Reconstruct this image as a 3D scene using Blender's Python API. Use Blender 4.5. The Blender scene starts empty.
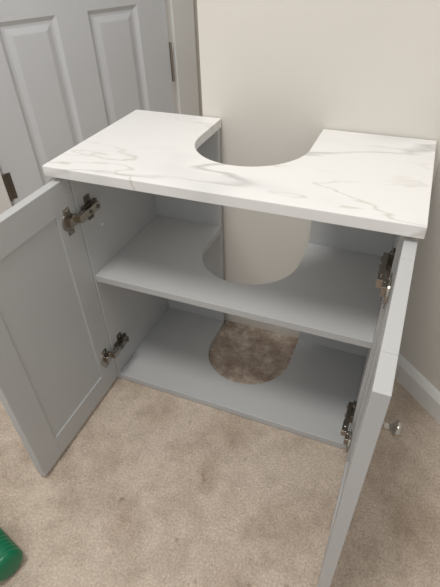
import bpy, bmesh, math
from mathutils import Vector, Matrix
sc=bpy.context.scene
sc.view_settings.view_transform='Standard'
COL=bpy.context.collection

# ---------------------------------------------------------------- materials
def new_mat(name):
    m=bpy.data.materials.new(name); m.use_nodes=True
    nt=m.node_tree; b=nt.nodes['Principled BSDF']
    return m,nt,b
def lin(c):
    return tuple(((v/255)/12.92 if v/255<=.04045 else ((v/255+.055)/1.055)**2.4) for v in c)+(1,)
def paint(name,rgb,rough=.5,bump=.0,scale=60,metal=0,var=.03):
    m,nt,b=new_mat(name)
    c=lin(rgb)
    tc=nt.nodes.new('ShaderNodeTexCoord')
    n=nt.nodes.new('ShaderNodeTexNoise'); n.inputs['Scale'].default_value=3; n.inputs['Detail'].default_value=4
    nt.links.new(tc.outputs['Object'],n.inputs['Vector'])
    r=nt.nodes.new('ShaderNodeValToRGB')
    r.color_ramp.elements[0].position=.3; r.color_ramp.elements[1].position=.7
    r.color_ramp.elements[0].color=tuple(v*(1-var) for v in c[:3])+(1,)
    r.color_ramp.elements[1].color=tuple(min(1,v*(1+var)) for v in c[:3])+(1,)
    nt.links.new(n.outputs['Fac'],r.inputs['Fac']); nt.links.new(r.outputs['Color'],b.inputs['Base Color'])
    b.inputs['Roughness'].default_value=rough; b.inputs['Metallic'].default_value=metal
    if bump:
        n2=nt.nodes.new('ShaderNodeTexNoise'); n2.inputs['Scale'].default_value=scale; n2.inputs['Detail'].default_value=6
        nt.links.new(tc.outputs['Object'],n2.inputs['Vector'])
        bp=nt.nodes.new('ShaderNodeBump'); bp.inputs['Strength'].default_value=bump; bp.inputs['Distance'].default_value=.002
        nt.links.new(n2.outputs['Fac'],bp.inputs['Height']); nt.links.new(bp.outputs['Normal'],b.inputs['Normal'])
    return m
M_grey=paint('cabinet_grey',(187,189,190),.42,.05,200)
M_wall=paint('wall_cream',(222,218,211),.8,.12,120)
M_white=paint('white_gloss',(230,230,228),.35)
M_door=paint('door_white',(214,217,221),.4,.05,90)
M_chrome=paint('nickel',(165,160,152),.22,metal=1)
M_dark=paint('dark_metal',(120,114,106),.35,metal=1)
M_green=paint('green_plastic',(4,112,76),.3)

def carpet():
    m,nt,b=new_mat('carpet_beige')
    tc=nt.nodes.new('ShaderNodeTexCoord')
    def noise(s,d=5,r=.6,src=None):
        n=nt.nodes.new('ShaderNodeTexNoise'); n.inputs['Scale'].default_value=s; n.inputs['Detail'].default_value=d; n.inputs['Roughness'].default_value=r
        nt.links.new(src or tc.outputs['Object'],n.inputs['Vector']); return n
    def ramp(src,p0,c0,p1,c1):
        r=nt.nodes.new('ShaderNodeValToRGB'); e=r.color_ramp.elements
        e[0].position=p0; e[0].color=c0; e[1].position=p1; e[1].color=c1
        nt.links.new(src,r.inputs['Fac']); return r
    def mul(a,b_,f):
        mx=nt.nodes.new('ShaderNodeMix'); mx.data_type='RGBA'; mx.blend_type='MULTIPLY'; mx.inputs[0].default_value=f
        nt.links.new(a,mx.inputs[6]); nt.links.new(b_,mx.inputs[7]); return mx.outputs[2]
    a=noise(230,4,.75); c=noise(26,6,.7); s=noise(6.5,5,.65); sp=noise(19,3,.5)
    r1=ramp(a.outputs['Fac'],.3,lin((180,164,149)),.7,lin((232,218,203)))
    r2=ramp(c.outputs['Fac'],.35,(.74,.72,.70,1),.6,(1,1,1,1))
    r3=ramp(s.outputs['Fac'],.36,(.76,.73,.70,1),.56,(1,1,1,1))
    r4=ramp(sp.outputs['Fac'],.27,(.45,.4,.36,1),.32,(1,1,1,1))
    o=mul(r1.outputs[0],r2.outputs[0],.42); o=mul(o,r3.outputs[0],.8); o=mul(o,r4.outputs[0],.6)
    warp=noise(22,4,.6)
    wv=nt.nodes.new('ShaderNodeVectorMath'); wv.operation='MULTIPLY_ADD'; wv.inputs[1].default_value=(.05,.05,0)
    nt.links.new(warp.outputs['Color'],wv.inputs[0]); nt.links.new(tc.outputs['Object'],wv.inputs[2])
    for cx,cy,r_,f_ in ((.34,-.14,.035,.45),(.335,-.145,.009,.8),(.17,-.03,.06,.32),(.45,-.30,.06,.3),(.22,-.28,.06,.3),(.75,-.1,.07,.25),(.13,-.19,.04,.25),(.33,-.02,.06,.25)):
        dn=nt.nodes.new('ShaderNodeVectorMath'); dn.operation='DISTANCE'; dn.inputs[1].default_value=(cx+.025,cy+.025,0)
        nt.links.new(wv.outputs[0],dn.inputs[0])
        rr=ramp(dn.outputs['Value'],r_*.2,(.62,.55,.49,1),r_,(1,1,1,1))
        o=mul(o,rr.outputs[0],f_)
    nt.links.new(o,b.inputs['Base Color'])
    b.inputs['Roughness'].default_value=1; b.inputs['Specular IOR Level'].default_value=.1
    add=nt.nodes.new('ShaderNodeMath'); add.operation='ADD'
    nt.links.new(a.outputs['Fac'],add.inputs[0]); nt.links.new(c.outputs['Fac'],add.inputs[1])
    bp=nt.nodes.new('ShaderNodeBump'); bp.inputs['Strength'].default_value=.6; bp.inputs['Distance'].default_value=.004
    nt.links.new(add.outputs[0],bp.inputs['Height']); nt.links.new(bp.outputs['Normal'],b.inputs['Normal'])
    return m
M_carpet=carpet()

def patchmat():
    m,nt,b=new_mat('bare_floor_brown')
    tc=nt.nodes.new('ShaderNodeTexCoord')
    def nz(s,d,r):
        n=nt.nodes.new('ShaderNodeTexNoise'); n.inputs['Scale'].default_value=s; n.inputs['Detail'].default_value=d; n.inputs['Roughness'].default_value=r
        nt.links.new(tc.outputs['Object'],n.inputs['Vector']); return n
    n=nz(20,9,.75); g=nz(180,4,.7)
    r=nt.nodes.new('ShaderNodeValToRGB'); e=r.color_ramp.elements
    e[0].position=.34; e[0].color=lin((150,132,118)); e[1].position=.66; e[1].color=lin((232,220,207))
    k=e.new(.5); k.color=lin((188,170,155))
    nt.links.new(n.outputs['Fac'],r.inputs['Fac'])
    r2=nt.nodes.new('ShaderNodeValToRGB'); e=r2.color_ramp.elements
    e[0].position=.35; e[0].color=(.7,.68,.66,1); e[1].position=.6; e[1].color=(1,1,1,1)
    nt.links.new(g.outputs['Fac'],r2.inputs['Fac'])
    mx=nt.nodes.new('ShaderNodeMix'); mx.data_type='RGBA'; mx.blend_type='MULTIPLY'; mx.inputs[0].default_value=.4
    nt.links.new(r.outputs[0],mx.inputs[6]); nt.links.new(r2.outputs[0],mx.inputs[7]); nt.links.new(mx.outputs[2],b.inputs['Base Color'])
    b.inputs['Roughness'].default_value=.9
    bp=nt.nodes.new('ShaderNodeBump'); bp.inputs['Strength'].default_value=.4; bp.inputs['Distance'].default_value=.003
    nt.links.new(g.outputs['Fac'],bp.inputs['Height']); nt.links.new(bp.outputs['Normal'],b.inputs['Normal'])
    return m
M_patch=patchmat()

def marble():
    m,nt,b=new_mat('marble_laminate')
    tc=nt.nodes.new('ShaderNodeTexCoord')
    mp=nt.nodes.new('ShaderNodeMapping'); mp.inputs['Rotation'].default_value=(0,0,math.radians(-32)); mp.inputs['Scale'].default_value=(.9,3.0,1.4); mp.inputs['Location'].default_value=(.35,.15,0)
    nt.links.new(tc.outputs['Object'],mp.inputs['Vector'])
    def vein(scale,width,seed,dist,lo,hi):
        n=nt.nodes.new('ShaderNodeTexNoise'); n.noise_dimensions='4D'; n.inputs['W'].default_value=seed
        n.inputs['Scale'].default_value=scale; n.inputs['Detail'].default_value=4; n.inputs['Roughness'].default_value=.5; n.inputs['Distortion'].default_value=dist
        nt.links.new(mp.outputs[0],n.inputs['Vector'])
        s=nt.nodes.new('ShaderNodeMath'); s.operation='SUBTRACT'; s.inputs[1].default_value=.5
        a=nt.nodes.new('ShaderNodeMath'); a.operation='ABSOLUTE'
        nt.links.new(n.outputs['Fac'],s.inputs[0]); nt.links.new(s.outputs[0],a.inputs[0])
        mr=nt.nodes.new('ShaderNodeMapRange'); mr.inputs['From Min'].default_value=0; mr.inputs['From Max'].default_value=width
        mr.inputs['To Min'].default_value=1; mr.inputs['To Max'].default_value=0
        nt.links.new(a.outputs[0],mr.inputs['Value'])
        k=nt.nodes.new('ShaderNodeTexNoise'); k.noise_dimensions='4D'; k.inputs['W'].default_value=seed+5; k.inputs['Scale'].default_value=6
        nt.links.new(tc.outputs['Object'],k.inputs['Vector'])
        kr=nt.nodes.new('ShaderNodeMapRange'); kr.inputs['From Min'].default_value=lo; kr.inputs['From Max'].default_value=hi
        nt.links.new(k.outputs['Fac'],kr.inputs['Value'])
        mu=nt.nodes.new('ShaderNodeMath'); mu.operation='MULTIPLY'
        nt.links.new(mr.outputs[0],mu.inputs[0]); nt.links.new(kr.outputs[0],mu.inputs[1])
        return mu
    v1=vein(1.7,.015,2.3,.2,.40,.56); v2=vein(2.6,.009,9.7,.15,.44,.58); v3=vein(1.3,.08,4.1,.2,.44,.64)
    base=lin((235,235,234))
    prev=None
    for v,c,f in ((v3,(206,208,210),.6),(v1,(164,165,165),.62),(v2,(184,178,166),.55)):
        mx=nt.nodes.new('ShaderNodeMix'); mx.data_type='RGBA'
        sc_=nt.nodes.new('ShaderNodeMath'); sc_.operation='MULTIPLY'; sc_.inputs[1].default_value=f
        nt.links.new(v.outputs[0],sc_.inputs[0]); nt.links.new(sc_.outputs[0],mx.inputs[0])
        if prev is None: mx.inputs[6].default_value=base
        else: nt.links.new(prev.outputs[2],mx.inputs[6])
        mx.inputs[7].default_value=lin(c); prev=mx
    nt.links.new(prev.outputs[2],b.inputs['Base Color'])
    b.inputs['Roughness'].default_value=.38
    return m
M_marble=marble()

# ---------------------------------------------------------------- helpers
def obj(name,bm,mat,parent=None,bevel=0,seg=2,smooth=False):
    bmesh.ops.recalc_face_normals(bm,faces=bm.faces)
    me=bpy.data.meshes.new(name); bm.to_mesh(me); bm.free()
    o=bpy.data.objects.new(name,me); COL.objects.link(o)
    me.materials.append(mat)
    if parent: o.parent=parent
    if smooth:
        for p in me.polygons: p.use_smooth=True
    if bevel:
        b=o.modifiers.new('bev','BEVEL'); b.width=bevel; b.segments=seg; b.limit_method='ANGLE'; b.angle_limit=math.radians(40)
    return o
def box(bm,x0,x1,y0,y1,z0,z1):
    v=[bm.verts.new(p) for p in ((x0,y0,z0),(x1,y0,z0),(x1,y1,z0),(x0,y1,z0),(x0,y0,z1),(x1,y0,z1),(x1,y1,z1),(x0,y1,z1))]
    for f in ((0,3,2,1),(4,5,6,7),(0,1,5,4),(1,2,6,5),(2,3,7,6),(3,0,4,7)):
        bm.faces.new([v[i] for i in f])
def prism(bm,pts,z0,z1):
    a=[bm.verts.new((x,y,z0)) for x,y in pts]; b=[bm.verts.new((x,y,z1)) for x,y in pts]
    bm.faces.new(a[::-1]); bm.faces.new(b)
    n=len(pts)
    for i in range(n): bm.faces.new((a[i],a[(i+1)%n],b[(i+1)%n],b[i]))
def cyl(bm,c0,c1,r0,r1=None,n=28):
    r1=r0 if r1 is None else r1
    c0=Vector(c0);c1=Vector(c1); d=c1-c0
    M=Matrix.Translation((c0+c1)/2)@d.to_track_quat('Z','Y').to_matrix().to_4x4()
    bmesh.ops.create_cone(bm,cap_ends=True,segments=n,radius1=r0,radius2=r1,depth=d.length,matrix=M)
def lathe(bm,prof,M,n=32):
    rings=[]
    for z,r in prof:
        rings.append([bm.verts.new(M@Vector((r*math.cos(2*math.pi*i/n),r*math.sin(2*math.pi*i/n),z))) for i in range(n)])
    for a,b in zip(rings,rings[1:]):
        for i in range(n): bm.faces.new((a[i],a[(i+1)%n],b[(i+1)%n],b[i]))
    bm.faces.new(rings[0][::-1]); bm.faces.new(rings[-1])
def empty(name,loc=(0,0,0)):
    e=bpy.data.objects.new(name,None); e.location=loc; e.empty_display_size=.05; COL.objects.link(e); return e

# ---------------------------------------------------------------- cabinet
W=.62; ZT=.580; TT=.019; NX0,NX1=.201,.418; NC=(NX0+NX1)/2; NR=(NX1-NX0)/2; NY=.108+NR
def notched(x0,x1,y0,y1):
    p=[(x0,y0),(x1,y0),(x1,y1),(NX1,y1),(NX1,NY)]
    for i in range(1,48):
        a=-math.pi*i/48
        p.append((NC+NR*math.cos(a),NY+NR*math.sin(a)))
    p+=[(NX0,NY),(NX0,y1),(x0,y1)]
    return p
cab=empty('vanity_cabinet')
bm=bmesh.new(); prism(bm,notched(-.006,W+.006,.001,.327),ZT-TT,ZT); obj('countertop',bm,M_marble,cab,.0012)
XO=.008; S=.016; YF=.029; YB=.318; ZC=ZT-TT
bm=bmesh.new(); prism(bm,notched(XO+S,W-XO-S,YF,YB-.004),.001,.019); obj('bottom_board',bm,M_grey,cab,.001)
bm=bmesh.new(); prism(bm,notched(XO+S,W-XO-S,YF+.002,YB-.012),.312,.328); obj('middle_shelf',bm,M_grey,cab,.001)
bm=bmesh.new(); box(bm,XO,XO+S,YF,YB,.001,ZC); obj('side_panel_1',bm,M_grey,cab,.001)
bm=bmesh.new(); box(bm,W-XO-S,W-XO,YF,YB,.001,ZC); obj('side_panel_2',bm,M_grey,cab,.001)
bm=bmesh.new(); box(bm,XO+S,NX0,YB-.012,YB,.001,ZC); obj('back_panel_1',bm,M_grey,cab,.001)
bm=bmesh.new(); box(bm,NX1,W-XO-S,YB-.012,YB,.001,ZC); obj('back_panel_2',bm,M_grey,cab,.001)

def shaker(name,w,h,t):
    bm=bmesh.new(); f=.056
    box(bm,0,f,0,t,0,h); box(bm,w-f,w,0,t,0,h)
    box(bm,f,w-f,0,t,0,f); box(bm,f,w-f,0,t,h-f,h)
    o=obj(name,bm,M_grey,cab,.0010)
    bm=bmesh.new(); box(bm,f-.004,w-f+.004,.005,t-.004,f-.004,h-f+.004)
    obj(name+'_panel',bm,M_grey,o)
    bm=bmesh.new()
    Mk=Matrix.Translation((w-.026,0,h-.077))@Matrix.Rotation(math.radians(90),4,'X')
    lathe(bm,[(0,.0075),(.0015,.0075),(.0025,.0045),(.011,.004),(.0135,.0070),(.0165,.0098),(.020,.0098),(.0225,.007),(.023,.002)],Mk)
    obj(name+'_knob',bm,M_chrome,o,smooth=True)
    return o
DW=.292; DH=.541; DT=.018
d=shaker('cabinet_door_left',DW,DH,DT)
d.matrix_local=Matrix.Translation((.004,.0275,.012))@Matrix.Rotation(math.radians(-89),4,'Z')
d2=shaker('cabinet_door_right',DW,DH,DT)
d2.matrix_local=Matrix.Translation((W-.000,.0150,.012))@Matrix.Rotation(math.radians(-91),4,'Z')@Matrix.Diagonal((1,-1,1,1))

def hinge(name,side,z):
    fx=.0225; sx=XO+S; oy=.012 if side>0 else 0
    def X(v): return v if side>0 else W-v
    def bx(bm,x0,x1,*r):
        a_,b_=X(x0),X(x1); box(bm,min(a_,b_),max(a_,b_),*r)
    bm=bmesh.new()
    cyl(bm,(X(fx-.002),-.014+oy,z),(X(fx+.0025),-.014+oy,z),.0185,.0175)
    bx(bm,fx-.001,fx+.0015,-.022+oy,-.004+oy,z-.027,z+.027)
    for dz in (-.022,.022): cyl(bm,(X(fx+.001),-.012+oy,z+dz),(X(fx+.003),-.012+oy,z+dz),.0035,.003,12)
    bx(bm,fx+.002,fx+.010,-.018+oy,.004+oy,z-.009,z+.009)
    bx(bm,fx+.007,fx+.019,.000+oy,.030,z-.008,z+.008)
    bx(bm,sx+.007,sx+.016,.026,.078,z-.0075,z+.0075)
    cyl(bm,(X(fx+.006),-.002+oy,z-.010),(X(fx+.006),-.002+oy,z+.010),.0035,n=12)
    cyl(bm,(X(fx+.013),.014+oy,z-.010),(X(fx+.013),.014+oy,z+.010),.0035,n=12)
    o=obj(name,bm,M_chrome,cab,.0008)
    bm=bmesh.new()
    bx(bm,sx,sx+.007,.038,.082,z-.010,z+.010)
    bx(bm,sx,sx+.0035,.052,.068,z-.025,z+.025)
    for dz in (-.019,.019): cyl(bm,(X(sx+.003),.060,z+dz),(X(sx+.006),.060,z+dz),.004,.0035,12)
    for y in (.046,.070): cyl(bm,(X(sx+.015),y,z),(X(sx+.018),y,z),.004,.004,12)
    obj(name+'_plate',bm,M_dark,o,.0006)
for n,s,z in (('hinge_1',1,.475),('hinge_2',1,.105),('hinge_3',-1,.475),('hinge_4',-1,.095)): hinge(n,s,z)
bm=bmesh.new()
for y in (.07,.26):
    cyl(bm,(XO+S,y,.295),(XO+S+.002,y,.295),.0035,n=12)
    cyl(bm,(W-XO-S,y,.295),(W-XO-S-.002,y,.295),.0035,n=12)
    cyl(bm,(XO+S,y+.02,.42),(XO+S+.0012,y+.02,.42),.003,n=12)
obj('screw_caps',bm,M_white,cab)

# ---------------------------------------------------------------- room
bm=bmesh.new(); box(bm,-2.2,2.6,-2.4,2.2,-.05,0); obj('floor',bm,M_carpet)
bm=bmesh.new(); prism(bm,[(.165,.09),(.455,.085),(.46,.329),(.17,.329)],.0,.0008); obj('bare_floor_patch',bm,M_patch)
H=2.35
bm=bmesh.new(); prism(bm,[(.157,.33),(.64,.33),(.74,.45),(.277,.45),(.277,1.95),(.157,1.95)],0,H); obj('wall_back',bm,M_wall)
ang=math.radians(-44.2)
def place(o,x,y,a): o.matrix_world=Matrix.Translation((x,y,0))@Matrix.Rotation(a,4,'Z')
bm=bmesh.new(); box(bm,0,2.2,0,.1,0,H); o=obj('wall_right',bm,M_wall); place(o,.64,.33,ang)
bm=bmesh.new()
prof=[(0,0),(-.014,0),(-.014,.048),(-.011,.054),(-.007,.060),(-.003,.064),(0,.065)]
L0,L1=.02,2.2
A_=[bm.verts.new((L0,y,z)) for y,z in prof]; B_=[bm.verts.new((L1,y,z)) for y,z in prof]
bm.faces.new(A_); bm.faces.new(B_[::-1])
for i in range(len(prof)): j=(i+1)%len(prof); bm.faces.new((A_[i],A_[j],B_[j],B_[i]))
o=obj('baseboard_right',bm,M_white); place(o,.64,.33,ang)

A=(-.606,.431); th=math.atan2(.882,.471)
dr=empty('door_1'); dr.matrix_world=Matrix.Translation((A[0],A[1],0))@Matrix.Rotation(th,4,'Z')
DWd=.680; cols=[(.112,.290),(.392,.570)]; rows=[(.20,.705),(.90,1.50),(1.60,1.86)]; DHt=1.96
bm=bmesh.new(); y0,y1=0,.035
xs=[0,cols[0][0],cols[0][1],cols[1][0],cols[1][1],DWd]
for i in (0,2,4): box(bm,xs[i],xs[i+1],y0,y1,.006,DHt)
zs=[.006,.20,.705,.90,1.50,1.60,1.86,DHt]
for c in cols:
    for i in (0,2,4,6): box(bm,c[0],c[1],y0,y1,zs[i],zs[i+1])
obj('door_slab',bm,M_door,dr)
bm=bmesh.new()
for c in cols:
    for r in rows:
        x0,x1,z0,z1=c[0],c[1],r[0],r[1]
        rg=[(0,0),(.006,.005),(.012,.009),(.020,.009),(.036,.003),(.040,.0025)]
        pr=None
        for ins,dp in rg:
            q=[bm.verts.new(p) for p in ((x0+ins,dp,z0+ins),(x1-ins,dp,z0+ins),(x1-ins,dp,z1-ins),(x0+ins,dp,z1-ins))]
            if pr:
                for i in range(4): bm.faces.new((pr[i],pr[(i+1)%4],q[(i+1)%4],q[i]))
            pr=q
        bm.faces.new(pr)
obj('door_panels',bm,M_door,dr)
bm=bmesh.new()
for z in (.25,1.70):
    cyl(bm,(-.004,-.006,z-.045),(-.004,-.006,z+.045),.006,n=16)
    box(bm,-.004,.020,-.0015,.0,z-.045,z+.045)
    for k in (-.03,0,.03): cyl(bm,(.012,-.003,z+k),(.012,-.001,z+k),.0035,.0035,10)
obj('door_hinges',bm,M_dark,dr,.0006)
bm=bmesh.new()
box(bm,.680,.690,-.004,.0,.45,.58)
cyl(bm,(.685,-.006,.45),(.685,-.006,.58),.0035,n=12)
obj('door_latch_strip',bm,M_chrome,dr,.0006)
def wl(name,mat,boxes,bev=0):
    bm=bmesh.new()
    for b_ in boxes: box(bm,*b_)
    o=obj(name,bm,mat,None,bev); o.matrix_world=Matrix.Translation((A[0],A[1],0))@Matrix.Rotation(th,4,'Z'); return o
wl('wall_left',M_wall,[(-2.2,-.03,.0,.1,0,H),(.71,1.50,.0,.1,0,H),(-.03,.71,.0,.1,1.99,H)])
wl('trim_1',M_white,[(.696,.790,-.016,-.001,0,2.06),(-.095,-.010,-.016,-.001,0,2.06),(-.010,.696,-.016,-.001,1.975,2.06)],.003)

# ---------------------------------------------------------------- green bottle lying on the carpet
bm=bmesh.new()
Rb=.030
prof=[(0,.020),(.002,.026),(.006,Rb)]
for i in range(5):
    z=.012+i*.009; prof+=[(z,Rb),(z+.0025,Rb-.0018),(z+.005,Rb)]
prof+=[(.13,Rb),(.145,.024),(.155,.013),(.160,.011),(.162,.014),(.182,.013),(.185,.009)]
lathe(bm,prof,Matrix.Translation((.092,-.434,Rb+.001))@Matrix.Rotation(math.radians(165),4,'Z')@Matrix.Rotation(math.radians(90),4,'Y'),36)
obj('green_bottle',bm,M_green,smooth=True)

# ---------------------------------------------------------------- light
w=bpy.data.worlds.new('world'); sc.world=w; w.use_nodes=True
w.node_tree.nodes['Background'].inputs[0].default_value=(1.0,.985,.965,1); w.node_tree.nodes['Background'].inputs[1].default_value=.66
def area(name,loc,target,size,power,col=(1,.965,.92)):
    l=bpy.data.lights.new(name,'AREA'); l.shape='DISK'; l.size=size; l.energy=power; l.color=col
    o=bpy.data.objects.new(name,l); COL.objects.link(o); o.location=loc
    o.rotation_euler=(Vector(target)-Vector(loc)).to_track_quat('-Z','Y').to_euler(); return o
area('ceiling_lamp',(.15,-.55,2.25),(.25,-.1,0),.55,18)

# ---------------------------------------------------------------- camera
C=Vector((0.5783,-0.5832,0.8978)); p,y,r=0.6782,0.4098,-0.0375; f=456.8
F=Vector((-math.sin(y)*math.cos(p),math.cos(y)*math.cos(p),-math.sin(p)))
R0=Vector((math.cos(y),math.sin(y),0)); U0=R0.cross(F)
R=math.cos(r)*R0+math.sin(r)*U0; U=-math.sin(r)*R0+math.cos(r)*U0
cd=bpy.data.cameras.new('camera'); cd.sensor_fit='HORIZONTAL'; cd.sensor_width=36; cd.lens=f/440*36; cd.clip_start=.01
cam=bpy.data.objects.new('camera',cd); COL.objects.link(cam)
M=Matrix((R,U,-F)).transposed().to_4x4(); M.translation=C
cam.matrix_world=M; sc.camera=cam
